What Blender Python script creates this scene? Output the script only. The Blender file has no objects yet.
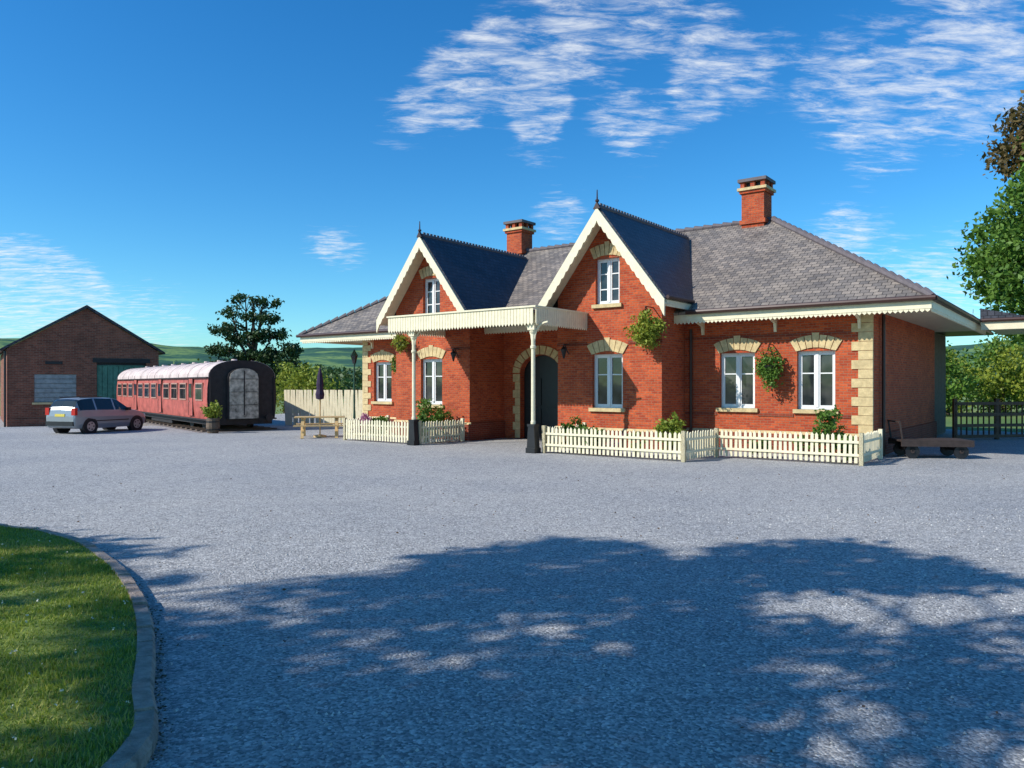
import bpy, bmesh, math, random
import numpy as np
from mathutils import Vector, Matrix
random.seed(7); rng=np.random.default_rng(7)
F=769.;H=1.6;HY=385.
def gp(x,y):
    Y=F*H/(y-HY); return ((x-512)/F*Y, Y)
A=math.radians(69); EL=math.radians(36)
S=Vector((-math.sin(A)*math.cos(EL),-math.cos(A)*math.cos(EL),math.sin(EL)))
sc=bpy.context.scene
# ---------------- materials ----------------
def newmat(name):
    m=bpy.data.materials.new(name); m.use_nodes=True
    nt=m.node_tree; b=nt.nodes['Principled BSDF']; return m,nt,b
def N(nt,t,**k):
    n=nt.nodes.new(t)
    for a,v in k.items():
        if a.startswith('i_'): n.inputs[a[2:].replace('_',' ')].default_value=v
        else: setattr(n,a,v)
    return n
def ramp(nt,fac,stops):
    r=nt.nodes.new('ShaderNodeValToRGB')
    while len(r.color_ramp.elements)<len(stops): r.color_ramp.elements.new(.5)
    for e,(p,c) in zip(r.color_ramp.elements,stops):
        e.position=p; e.color=(*c,1) if len(c)==3 else c
    nt.links.new(fac,r.inputs[0]); return r
def mix(nt,fac,a,b,mode='MIX'):
    m=nt.nodes.new('ShaderNodeMix'); m.data_type='RGBA'; m.blend_type=mode
    for s,v in ((m.inputs[0],fac),(m.inputs[6],a),(m.inputs[7],b)):
        if hasattr(v,'is_linked') : nt.links.new(v,s)
        else: s.default_value=v if not isinstance(v,tuple) else (*v[:3],1)
    return m.outputs[2]
def simple(name,col,rough=.6,var=.18,scale=6,bump=0.0,metal=0,spec=.4):
    m,nt,b=newmat(name)
    tc=N(nt,'ShaderNodeTexCoord')
    n=N(nt,'ShaderNodeTexNoise',i_Scale=scale,i_Detail=6.0,i_Roughness=.65)
    nt.links.new(tc.outputs['Object'],n.inputs['Vector'])
    lo=tuple(c*(1-var) for c in col); hi=tuple(min(1,c*(1+var)) for c in col)
    r=ramp(nt,n.outputs['Fac'],[(.3,lo),(.7,hi)])
    nt.links.new(r.outputs[0],b.inputs['Base Color'])
    b.inputs['Roughness'].default_value=rough; b.inputs['Metallic'].default_value=metal
    b.inputs['Specular IOR Level'].default_value=spec
    if bump:
        bp=N(nt,'ShaderNodeBump',i_Strength=bump,i_Distance=.02)
        n2=N(nt,'ShaderNodeTexNoise',i_Scale=scale*8,i_Detail=4.0)
        nt.links.new(tc.outputs['Object'],n2.inputs['Vector'])
        nt.links.new(n2.outputs['Fac'],bp.inputs['Height']); nt.links.new(bp.outputs[0],b.inputs['Normal'])
    return m
def brickmat(name,c1,c2,mort,bw=.17,rh=.058,ms=.007,bump=.5,rough=.85,stain=.35,off=.5):
    m,nt,b=newmat(name)
    uv=N(nt,'ShaderNodeUVMap',uv_map='UV')
    br=N(nt,'ShaderNodeTexBrick',i_Scale=1.0); br.offset=off; br.offset_frequency=2
    br.inputs['Color1'].default_value=(*c1,1);br.inputs['Color2'].default_value=(*c2,1);br.inputs['Mortar'].default_value=(*mort,1)
    br.inputs['Mortar Size'].default_value=ms; br.inputs['Mortar Smooth'].default_value=.2
    br.inputs['Brick Width'].default_value=bw; br.inputs['Row Height'].default_value=rh
    nt.links.new(uv.outputs[0],br.inputs['Vector'])
    tc=N(nt,'ShaderNodeTexCoord')
    n=N(nt,'ShaderNodeTexNoise',i_Scale=1.3,i_Detail=8.0,i_Roughness=.7)
    nt.links.new(tc.outputs['Object'],n.inputs['Vector'])
    r=ramp(nt,n.outputs['Fac'],[(.3,(1-stain,)*3),(.65,(1.0,)*3)])
    n3=N(nt,'ShaderNodeTexNoise',i_Scale=22.0,i_Detail=3.0)
    nt.links.new(tc.outputs['Object'],n3.inputs['Vector'])
    r3=ramp(nt,n3.outputs['Fac'],[(.3,(.72,.72,.75)),(.7,(1.0,1.0,1.0))])
    c=mix(nt,1.0,br.outputs['Color'],r.outputs[0],'MULTIPLY')
    c=mix(nt,1.0,c,r3.outputs[0],'MULTIPLY')
    nt.links.new(c,b.inputs['Base Color']); b.inputs['Roughness'].default_value=rough
    b.inputs['Specular IOR Level'].default_value=.25
    bp=N(nt,'ShaderNodeBump',i_Strength=bump,i_Distance=.01); bp.invert=True
    nt.links.new(br.outputs['Fac'],bp.inputs['Height']); nt.links.new(bp.outputs[0],b.inputs['Normal'])
    return m
M={}
M['brick']=brickmat('red_brick',(.74,.135,.040),(.47,.066,.026),(.42,.19,.11),stain=.28)
M['brick2']=brickmat('plinth_brick',(.38,.07,.03),(.28,.045,.025),(.30,.15,.10))
M['shedbrick']=brickmat('shed_brick',(.42,.14,.08),(.24,.08,.05),(.33,.23,.16),bw=.2,rh=.07,stain=.45)  # darker, browner brick with stronger mottling
M['slate']=brickmat('slate',(.43,.36,.29),(.22,.195,.175),(.08,.07,.06),bw=.19,rh=.15,ms=.009,bump=.6,rough=.6,stain=.4)
M['slate_shade']=brickmat('gable_slate_shaded',(.085,.09,.11),(.055,.06,.075),(.02,.02,.025),bw=.17,rh=.14,ms=.008,bump=.8,rough=.42,stain=.3)  # same slate as the main roof, shading put into a darker colour
M['cream']=simple('cream_paint',(.80,.72,.50),.5,.10)
M['white']=simple('white_paint',(.8,.8,.78),.4,.04)
M['stone']=simple('cream_stone',(.60,.46,.24),.85,.25,8,.3)
M['dark']=simple('black_paint',(.018,.018,.02),.4,.2)
M['gut']=simple('brown_gutter',(.055,.025,.02),.4,.2)
M['ridge']=simple('ridge_tile',(.13,.11,.115),.7,.2)
M['door']=simple('dark_door',(.012,.014,.016),.4,.2)
m,nt,b=newmat('window_glass'); b.inputs['Roughness'].default_value=.05
b.inputs['Specular IOR Level'].default_value=.6
tc=N(nt,'ShaderNodeTexCoord'); n=N(nt,'ShaderNodeTexNoise',i_Scale=1.7,i_Detail=2.0)
nt.links.new(tc.outputs['Object'],n.inputs['Vector'])
r=ramp(nt,n.outputs['Fac'],[(.42,(.012,.016,.02)),(.66,(.07,.07,.07))]); nt.links.new(r.outputs[0],b.inputs['Base Color'])
bp=N(nt,'ShaderNodeBump',i_Strength=.15,i_Distance=.02); nt.links.new(n.outputs['Fac'],bp.inputs['Height']); nt.links.new(bp.outputs[0],b.inputs['Normal'])
M['glass']=m
M['wood']=simple('pine_wood',(.62,.42,.19),.7,.2,10)
M['weather']=simple('weathered_wood',(.14,.10,.07),.8,.3,10)

def leafmat(name,c1,c2,c3=None,trans=.3):
    m,nt,b=newmat(name)
    g=N(nt,'ShaderNodeNewGeometry'); tc=N(nt,'ShaderNodeTexCoord')
    n=N(nt,'ShaderNodeTexNoise',i_Scale=.9,i_Detail=4.0); nt.links.new(tc.outputs['Object'],n.inputs['Vector'])
    ad=N(nt,'ShaderNodeMath',operation='ADD'); ml=N(nt,'ShaderNodeMath',operation='MULTIPLY'); ml.inputs[1].default_value=.45
    nt.links.new(g.outputs['Random Per Island'],ml.inputs[0]); nt.links.new(ml.outputs[0],ad.inputs[0]); nt.links.new(n.outputs['Fac'],ad.inputs[1])
    r=ramp(nt,ad.outputs[0],[(.35,c1),(.95,c2)] if c3 is None else [(.35,c1),(.8,c2),(1.0,c3)])
    nt.links.new(r.outputs[0],b.inputs['Base Color']); b.inputs['Roughness'].default_value=.55
    b.inputs['Specular IOR Level'].default_value=.3
    t=N(nt,'ShaderNodeBsdfTranslucent'); nt.links.new(r.outputs[0],t.inputs[0])
    ms=N(nt,'ShaderNodeMixShader'); ms.inputs[0].default_value=trans
    out=nt.nodes['Material Output']
    nt.links.new(b.outputs[0],ms.inputs[1]); nt.links.new(t.outputs[0],ms.inputs[2]); nt.links.new(ms.outputs[0],out.inputs[0])
    return m
M['leaf']=leafmat('leaves_green',(.045,.11,.015),(.15,.27,.04))
M['leafy']=leafmat('leaves_yellow_green',(.12,.19,.02),(.34,.38,.05))
M['leafd']=leafmat('leaves_dark',(.015,.045,.012),(.05,.095,.025),trans=.15)
M['leaffar']=leafmat('leaves_far',(.035,.08,.025),(.11,.17,.045),trans=.15)
M['leafc']=leafmat('leaves_copper',(.05,.04,.015),(.17,.12,.04),trans=.25)
M['flower']=leafmat('flowers',(.35,.08,.22),(.7,.35,.5),trans=.3)
M['bark']=simple('bark',(.09,.065,.045),.9,.3,5,.6)

# ---------------- mesh builder ----------------
class MB:
    def __init__(s): s.v=[];s.f=[];s.m=[]
    def add(s,vs,fs,mi=0):
        o=len(s.v); s.v+= [tuple(v) for v in vs]
        for f in fs: s.f.append([i+o for i in f]); s.m.append(mi)
    def box(s,x0,x1,y0,y1,z0,z1,mi=0):
        if x0>x1:x0,x1=x1,x0
        if y0>y1:y0,y1=y1,y0
        v=[(x,y,z) for z in(z0,z1) for y in(y0,y1) for x in(x0,x1)]
        s.add(v,[(0,2,3,1),(4,5,7,6),(0,1,5,4),(2,6,7,3),(0,4,6,2),(1,3,7,5)],mi)
    def obox(s,p0,p1,w,h,mi=0,up=(0,0,1)):
        p0=Vector(p0);p1=Vector(p1);d=(p1-p0).normalized();up=Vector(up)
        if abs(d.dot(up))>.98: up=Vector((1,0,0)) if abs(d.x)<.9 else Vector((0,1,0))
        a=d.cross(up).normalized();b=a.cross(d).normalized()
        v=[]
        for p in(p0,p1):
            for i,j in((-1,-1),(1,-1),(1,1),(-1,1)): v.append(p+a*i*w/2+b*j*h/2)
        s.add(v,[(0,3,2,1),(4,5,6,7),(0,1,5,4),(1,2,6,5),(2,3,7,6),(3,0,4,7)],mi)
    def prism(s,pts,axis,a,b,mi=0):
        n=len(pts)
        def P(p,t): return {'y':(p[0],t,p[1]),'x':(t,p[0],p[1]),'z':(p[0],p[1],t)}[axis]
        v=[P(p,a) for p in pts]+[P(p,b) for p in pts]
        s.add(v,[tuple(range(n)),tuple(range(2*n-1,n-1,-1))]+[(i,(i+1)%n,(i+1)%n+n,i+n) for i in range(n)],mi)
    def cyl(s,p0,p1,r0,r1=None,n=10,mi=0):
        if r1 is None:r1=r0
        p0=Vector(p0);p1=Vector(p1);d=(p1-p0).normalized();up=Vector((0,0,1)) if abs(d.z)<.95 else Vector((1,0,0))
        a=d.cross(up).normalized();b=a.cross(d)
        v=[]
        for p,r in((p0,r0),(p1,r1)):
            for i in range(n):
                t=2*math.pi*i/n; v.append(p+a*r*math.cos(t)+b*r*math.sin(t))
        s.add(v,[tuple(range(n)),tuple(range(2*n-1,n-1,-1))]+[(i,(i+1)%n,(i+1)%n+n,i+n) for i in range(n)],mi)
    def lathe(s,prof,c,n=12,mi=0):
        v=[]
        for r,z in prof:
            for i in range(n):
                t=2*math.pi*i/n; v.append((c[0]+r*math.cos(t),c[1]+r*math.sin(t),c[2]+z))
        f=[]
        for k in range(len(prof)-1):
            for i in range(n):
                j=(i+1)%n; f.append((k*n+i,k*n+j,(k+1)*n+j,(k+1)*n+i))
        f.append(tuple(range(n))[::-1]); f.append(tuple(range((len(prof)-1)*n,len(prof)*n)))
        s.add(v,f,mi)
    def build(s,name,mats,parent=None,smooth=False,recalc=True,loc=None,rotz=None):
        me=bpy.data.meshes.new(name); me.from_pydata(s.v,[],s.f)
        for m in mats: me.materials.append(m)
        me.polygons.foreach_set('material_index',s.m)
        if recalc:
            bm=bmesh.new(); bm.from_mesh(me)
            if recalc=='weld': bmesh.ops.remove_doubles(bm,verts=bm.verts,dist=1e-5)
            bmesh.ops.recalc_face_normals(bm,faces=bm.faces); bm.to_mesh(me); bm.free()
        uvl=me.uv_layers.new(name='UV')
        for p in me.polygons:
            n=p.normal
            t=Vector((0,0,1)).cross(n)
            t=Vector((1,0,0)) if t.length<.05 else t.normalized()
            b=n.cross(t)
            for li in p.loop_indices:
                co=me.vertices[me.loops[li].vertex_index].co
                uvl.data[li].uv=(co.dot(t),co.dot(b))
            p.use_smooth=smooth
        o=bpy.data.objects.new(name,me); sc.collection.objects.link(o)
        if parent: o.parent=parent
        return o
def empty(name,loc=(0,0,0),rotz=0,scale=1):
    e=bpy.data.objects.new(name,None); e.location=loc; e.rotation_euler[2]=rotz; e.scale=(scale,)*3
    e.empty_display_size=.2; sc.collection.objects.link(e); return e
def leaves(name,C,size,mat,parent=None,asp=.55,flat=0.0):
    C=np.asarray(C,dtype=np.float64); n=len(C)
    a=rng.normal(size=(n,3)); a[:,2]*=(1-flat); a/=np.linalg.norm(a,axis=1)[:,None]
    b=rng.normal(size=(n,3)); b-= (b*a).sum(1)[:,None]*a; b/=np.linalg.norm(b,axis=1)[:,None]
    sz=size*rng.uniform(.6,1.3,size=(n,1))
    V=np.empty((n,4,3)); V[:,0]=C-a*sz; V[:,1]=C+b*sz*asp; V[:,2]=C+a*sz; V[:,3]=C-b*sz*asp
    me=bpy.data.meshes.new(name)
    me.vertices.add(4*n); me.vertices.foreach_set('co',V.ravel())
    me.loops.add(4*n); me.loops.foreach_set('vertex_index',np.arange(4*n,dtype=np.int32))
    me.polygons.add(n); me.polygons.foreach_set('loop_start',np.arange(0,4*n,4,dtype=np.int32))
    me.polygons.foreach_set('loop_total',np.full(n,4,dtype=np.int32))
    me.update(calc_edges=True); me.validate()
    me.materials.append(mat)
    o=bpy.data.objects.new(name,me); sc.collection.objects.link(o)
    if parent:o.parent=parent
    return o
def crown(blobs,nc,lp,cr,inner=.55):
    w=np.array([b[3]*b[4]*b[5] for b in blobs]); w=w**.75; w/=w.sum()
    idx=rng.choice(len(blobs),size=nc,p=w); B=np.array(blobs)[idx]
    d=rng.normal(size=(nc,3)); d/=np.linalg.norm(d,axis=1)[:,None]
    r=rng.uniform(inner**3,1,size=nc)**(1/3)
    c=B[:,:3]+d*B[:,3:6]*r[:,None]
    c=np.repeat(c,lp,axis=0)+rng.normal(size=(nc*lp,3))*cr*np.array([1,1,.7])
    return c
def tree(name,loc,blobs,trunk_h,tr,nc,lp,cr,ls,mat,inner=.5):
    e=empty(name,loc)
    mb=MB()
    top=max(b[2] for b in blobs)
    mb.cyl((0,0,-.1),(.1,0,trunk_h),tr,tr*.7,10); mb.cyl((.1,0,trunk_h),(0,.1,top),tr*.7,tr*.15,8)
    for b in blobs:
        z0=min(trunk_h*random.uniform(.8,1.0),b[2]); p=Vector((.1,0,z0)); q=Vector(b[:3])
        midp=p.lerp(q,.5)+Vector((random.uniform(-.3,.3),random.uniform(-.3,.3),-.15))
        mb.cyl(p,midp,tr*.45,tr*.28,7); mb.cyl(midp,q,tr*.28,tr*.08,6)
        for k in range(4):
            d=Vector((random.uniform(-1,1)*b[3],random.uniform(-1,1)*b[4],random.uniform(-.4,1)*b[5]))*.7
            mb.cyl(midp.lerp(q,.6),q+d,tr*.12,tr*.03,5)
    mb.build('trunk_and_limbs',[M['bark']],e,True)
    leaves('foliage',crown(blobs,nc,lp,cr,inner),ls,mat,e)
    return e

# ---------------- ground ----------------
def sst(t): t=max(0,min(1,t)); return t*t*(3-2*t)
def gz(x,y): return -.52*sst((y-28.5)/9)*sst((-x-11.5)/7)
def pin(x,y,P):
    c=False;j=len(P)-1
    for i in range(len(P)):
        if (P[i][1]>y)!=(P[j][1]>y) and x<(P[j][0]-P[i][0])*(y-P[i][1])/(P[j][1]-P[i][1])+P[i][0]: c=not c
        j=i
    return c
fx=[-45+i*1.0 for i in range(76)]; fy=[-12+i*1.0 for i in range(70)]
def gridsheet(name,X,Y,z,mat,poly=None):
    mb=MB(); nx=len(X)
    for y in Y:
        for x in X: mb.v.append((x,y,gz(x,y)+z))
    for j in range(len(Y)-1):
        for i in range(nx-1):
            if poly is None or pin((X[i]+X[i+1])/2,(Y[j]+Y[j+1])/2,poly):
                mb.f.append([j*nx+i,j*nx+i+1,(j+1)*nx+i+1,(j+1)*nx+i]); mb.m.append(0)
    return mb.build(name,[mat],recalc=False,smooth=True)
def sheet(name,pts,z,mat):
    mb=MB(); mb.add([(x,y,z) for x,y in pts],[tuple(range(len(pts)))]); o=mb.build(name,[mat],recalc=False)
    if o.data.polygons[0].normal.z<0: o.data.flip_normals()
    return o
m,nt,b=newmat('field_grass'); tc=N(nt,'ShaderNodeTexCoord')
n=N(nt,'ShaderNodeTexNoise',i_Scale=.05,i_Detail=8.0); nt.links.new(tc.outputs['Object'],n.inputs['Vector'])
r=ramp(nt,n.outputs['Fac'],[(.35,(.09,.17,.03)),(.65,(.24,.28,.07))]); nt.links.new(r.outputs[0],b.inputs['Base Color']); b.inputs['Roughness'].default_value=.9
M['field']=m
gridsheet('ground',[-6000,-1000,-200,-80]+fx+[50,100,300,1500,6000],[-3000,-300,-60]+fy+[80,150,400,1500,6000],-.012,M['field'])
m,nt,b=newmat('gravel'); tc=N(nt,'ShaderNodeTexCoord')
vo=N(nt,'ShaderNodeTexVoronoi',i_Scale=68.0); vo.inputs['Randomness'].default_value=1
nt.links.new(tc.outputs['Object'],vo.inputs['Vector'])
vo2=N(nt,'ShaderNodeTexVoronoi',i_Scale=30.0); nt.links.new(tc.outputs['Object'],vo2.inputs['Vector'])
hs=N(nt,'ShaderNodeSeparateColor'); nt.links.new(vo.outputs['Color'],hs.inputs[0])
r=ramp(nt,hs.outputs[0],[(.0,(.26,.26,.26)),(.5,(.49,.485,.475)),(.85,(.64,.63,.61)),(1.0,(.88,.86,.82))])
hs2=N(nt,'ShaderNodeSeparateColor'); nt.links.new(vo2.outputs['Color'],hs2.inputs[0])
r2=ramp(nt,hs2.outputs[0],[(.0,(.80,.80,.81)),(1.0,(1.0,1.0,.99))])
n1=N(nt,'ShaderNodeTexNoise',i_Scale=.35,i_Detail=7.0,i_Roughness=.6); nt.links.new(tc.outputs['Object'],n1.inputs['Vector'])
r1=ramp(nt,n1.outputs['Fac'],[(.3,(.78,.80,.83)),(.7,(1.0,.99,.97))])
n4=N(nt,'ShaderNodeTexNoise',i_Scale=5.0,i_Detail=6.0,i_Roughness=.7); nt.links.new(tc.outputs['Object'],n4.inputs['Vector'])
r4=ramp(nt,n4.outputs['Fac'],[(.3,(.80,.80,.80)),(.7,(1.0,1.0,1.0))])
c=mix(nt,1.0,r.outputs[0],r2.outputs[0],'MULTIPLY'); c=mix(nt,1.0,c,r1.outputs[0],'MULTIPLY'); c=mix(nt,1.0,c,r4.outputs[0],'MULTIPLY')
nt.links.new(c,b.inputs['Base Color']); b.inputs['Roughness'].default_value=.85; b.inputs['Specular IOR Level'].default_value=.15
bp=N(nt,'ShaderNodeBump',i_Strength=.6,i_Distance=.01); nt.links.new(vo.outputs['Distance'],bp.inputs['Height']); bp.invert=True
nt.links.new(bp.outputs[0],b.inputs['Normal'])
M['gravel']=m
gridsheet('gravel_yard',fx,fy,-.004,M['gravel'],[(-46,-13),(31,-13),(31,18),(17,26),(8,38),(-8,35),(-14,52),(-40,52),(-46,30)])
# lawn
lawn=[gp(0,533),gp(40,538),gp(78,551),gp(104,570),gp(122,592),gp(134,620),gp(137,655),gp(132,700),gp(120,768)]
lawn=[(-9,9.6),(-7,9.0)]+lawn+[(-1.75,2.2),(-2.2,1.0),(-3.2,-.4),(-4.5,-1.6)]
back=[(-7,-5),(-20,-7),(-22,10),(-12,10.2)]
def catmull(P,k=8):
    out=[]
    for i in range(len(P)-1):
        p0=Vector(P[max(i-1,0)]);p1=Vector(P[i]);p2=Vector(P[i+1]);p3=Vector(P[min(i+2,len(P)-1)])
        for j in range(k):
            t=j/k; out.append(.5*((2*p1)+(p2-p0)*t+(2*p0-5*p1+4*p2-p3)*t*t+(3*p1-p0-3*p2+p3)*t**3))
    out.append(Vector(P[-1])); return out
LC=catmull([(-12,10.2)]+lawn+[back[0]])
m,nt,b=newmat('lawn_soil'); tc=N(nt,'ShaderNodeTexCoord'); n=N(nt,'ShaderNodeTexNoise',i_Scale=9.0,i_Detail=6.0); nt.links.new(tc.outputs['Object'],n.inputs['Vector'])
r=ramp(nt,n.outputs['Fac'],[(.3,(.08,.14,.02)),(.7,(.20,.26,.045))]); nt.links.new(r.outputs[0],b.inputs['Base Color']); b.inputs['Roughness'].default_value=.95
poly=[(p.x,p.y) for p in LC]+back[1:3]
sheet('lawn',poly,.07,m)
PX=np.array([p[0] for p in poly]);PY=np.array([p[1] for p in poly])
def inside(x,y):
    c=np.zeros(len(x),bool); j=len(PX)-1
    for i in range(len(PX)):
        cond=((PY[i]>y)!=(PY[j]>y))&(x<(PX[j]-PX[i])*(y-PY[i])/(PY[j]-PY[i]+1e-12)+PX[i]); c^=cond; j=i
    return c
n=300000; gx=rng.uniform(-9,-1.3,n); gy=rng.uniform(2.2,9.5,n)
k=inside(gx,gy)&(gx>-.72*gy-.6); gx=gx[k];gy=gy[k];n=len(gx)
hh=rng.uniform(.012,.034,n)*(1+.5*np.sin(gx*3)*np.cos(gy*4)); th=rng.uniform(0,2*np.pi,n); w=rng.uniform(.003,.006,n)
V=np.zeros((n,3,3)); V[:,0]=np.stack([gx-np.cos(th)*w,gy-np.sin(th)*w,np.full(n,.065)],1); V[:,1]=np.stack([gx+np.cos(th)*w,gy+np.sin(th)*w,np.full(n,.065)],1)
V[:,2]=np.stack([gx+rng.normal(0,.015,n),gy+rng.normal(0,.015,n),.07+hh],1)
me=bpy.data.meshes.new('grass'); me.vertices.add(3*n); me.vertices.foreach_set('co',V.ravel()); me.loops.add(3*n); me.loops.foreach_set('vertex_index',np.arange(3*n,dtype=np.int32))
me.polygons.add(n); me.polygons.foreach_set('loop_start',np.arange(0,3*n,3,dtype=np.int32)); me.polygons.foreach_set('loop_total',np.full(n,3,dtype=np.int32)); me.update(calc_edges=True)
me.materials.append(leafmat('grass_blade',(.12,.20,.02),(.32,.39,.05),(.52,.46,.16))); o=bpy.data.objects.new('grass',me); sc.collection.objects.link(o)
n=700; cx=rng.uniform(-8,-1.3,n); cy=rng.uniform(2.5,9,n); k=inside(cx,cy)&(rng.uniform(size=n)<.4+.5*np.sin(cx*2.3+cy*1.7)); cc=np.stack([cx[k],cy[k],np.full(k.sum(),.108)],1)
cc=np.repeat(cc,4,axis=0)+rng.normal(size=(4*k.sum(),3))*.004
leaves('clover_flowers',cc,.006,simple('clover_white',(.65,.64,.52),.7,.1),asp=.9)
# kerb
mb=MB(); kw=.10
L=[Vector((p.x,p.y)) for p in LC]
seg=[]
for i in range(len(L)-1):
    d=(L[i+1]-L[i]).normalized(); seg.append(Vector((-d.y,d.x)))
def off(i,k):
    n=seg[min(i,len(seg)-1)]+seg[max(i-1,0)]; n.normalize(); return L[i]+n*k
zs=0
for i in range(len(L)-1):
    a0=off(i,0);a1=off(i,kw);b0=off(i+1,0);b1=off(i+1,kw)
    if i%3==0: zs=random.uniform(-.01,.01)
    g=(b0-a0)*.08 if i%3==0 else Vector((0,0))
    a0=a0+g;a1=a1+g
    z=.085+zs
    e1=(a1-a0)*.18; e2=(b1-b0)*.18
    vs=[(a0.x,a0.y,-.05),(a1.x,a1.y,-.05),(b1.x,b1.y,-.05),(b0.x,b0.y,-.05),(a0.x,a0.y,z),(b0.x,b0.y,z),
        (a1.x,a1.y,z-.035),(b1.x,b1.y,z-.035),((a1-e1).x,(a1-e1).y,z-.004),((b1-e2).x,(b1-e2).y,z-.004)]
    mb.add(vs,[(0,1,2,3),(4,8,9,5),(8,6,7,9),(1,2,7,6),(0,3,5,4),(0,4,8,6,1),(3,2,7,9,5)])
mb.build('kerb',[simple('kerb_stone',(.35,.28,.23),.9,.5,9,.8)])
G=[]
for i in range(len(L)-1):
    for k in range(10):
        p=off(i,kw+abs(random.gauss(0,.03))); t=random.random(); q=L[i+1]-L[i]; G.append((p.x+q.x*t,p.y+q.y*t,.004))
leaves('kerb_grit',np.array(G),.009,simple('grit_brown',(.12,.10,.06),.9,.4),flat=1.0)
n=500; x=rng.uniform(-8,9,n); y=rng.uniform(3,14,n); k=~inside(x,y)
leaves('fallen_leaves',np.stack([x[k],y[k],np.full(k.sum(),.012)],1),.014,simple('dead_leaf',(.10,.06,.03),.8,.4),flat=1.0)
n=5000; x=rng.uniform(-8,9,n); y=rng.uniform(3,10,n); k=~inside(x,y); x=x[k];y=y[k]
mb=MB()
for X,Y in zip(x,y):
    r_=random.uniform(.005,.012); t=random.uniform(0,6)
    vs=[(X+r_*math.cos(t+j*1.571)*random.uniform(.7,1.2),Y+r_*math.sin(t+j*1.571)*random.uniform(.7,1.2),-.003) for j in range(4)]+[(X,Y,r_*.8)]
    mb.add(vs,[(0,1,4),(1,2,4),(2,3,4),(3,0,4)])
mb.build('loose_gravel',[simple('pebble',(.5,.49,.47),.8,.5,3)],recalc=False)

# ---------------- station building ----------------
P0=(7.89,16.85)
ROT=math.atan2(-.6046,.7965)
bd=empty('railway_station_house',(P0[0],P0[1],0),ROT)
def loc2w(s,v): return (P0[0]-.7965*s+.6046*v, P0[1]+.6046*s+.7965*v)
wall=MB(); st=MB(); fr=MB(); gl=MB()
T=.3
def wallrect(s0,s1,z0,z1,v,ops):
    xs=sorted({s0,s1}|{o for q in ops for o in q[:2]}); 
    for a,b_ in zip(xs[:-1],xs[1:]):
        cov=[q for q in ops if q[0]<=a+1e-6 and q[1]>=b_-1e-6]
        z=z0
        for q in sorted(cov,key=lambda q:q[2]):
            if q[2]>z: wall.box(-b_,-a,v,v+T,z,q[2])
            z=q[3]
        wall.box(-b_,-a,v,v+T,z,z1)
def window(s0,s1,z0,z1,v,lint=True,bars=1):
    w=.05; yf=v+.10
    x0,x1=-s1,-s0; xm=(x0+x1)/2
    fr.box(x0,x0+w,yf,yf+.06,z0,z1); fr.box(x1-w,x1,yf,yf+.06,z0,z1)
    fr.box(x0+w,x1-w,yf,yf+.06,z1-w,z1); fr.box(x0+w,x1-w,yf,yf+.06,z0,z0+w)
    fr.box(xm-.035,xm+.035,yf-.01,yf+.06,z0+w,z1-w)
    for a,b_ in((x0+w,xm-.035),(xm+.035,x1-w)):
        fr.box(a,a+.035,yf+.01,yf+.05,z0+w,z1-w); fr.box(b_-.035,b_,yf+.01,yf+.05,z0+w,z1-w)
        fr.box(a+.035,b_-.035,yf+.01,yf+.05,z0+w,z0+w+.045); fr.box(a+.035,b_-.035,yf+.01,yf+.05,z1-w-.04,z1-w)
        for j in range(bars):
            zz=z0+(z1-z0)*(.62 if bars==1 else (j+1)/(bars+1)); fr.box(a+.035,b_-.035,yf+.015,yf+.045,zz-.014,zz+.014)
    gl.box(x0+.02,x1-.02,yf+.035,yf+.05,z0+.02,z1-.02)
    st.box(x0-.08,x1+.08,v-.07,v+.11,z0-.09,z0)
    if lint:
        n=7; cxm=xm; ww=(x1-x0)/2+.06
        zc=z1+.05-0.9
        a0=math.atan2(ww,.9)
        for i in range(n):
            t0=-a0+2*a0*i/n+.008; t1=-a0+2*a0*(i+1)/n-.008
            ro=1.22+(.05 if i==n//2 else 0) ; ri=.93
            def pt(t,r): return (cxm+math.sin(t)*r*1.02, max(zc+math.cos(t)*r,z1-.0))
            p=[pt(t0,ri),pt(t1,ri),pt(t1,ro),pt(t0,ro)]
            st.prism(p,'y',v-.03,v+.02)
W=[(.77,1.61,1.04,2.38),(2.6,3.47,1.04,2.38)]
wallrect(0,4.4,0,3.3,0,W)
for q in W: window(*q,0)
wall.box(-.3,0,.3,8.2,0,3.3)
wallrect(13.45,16.4,0,3.3,0,[(15.0,15.86,1.04,2.38)]); window(15.0,15.86,1.04,2.38,0)
wall.box(-16.4,-16.1,.3,8.2,0,3.3); wall.box(-16.1,-.3,7.9,8.2,0,3.3)
SL=(6.02-3.70)/1.78
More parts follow.
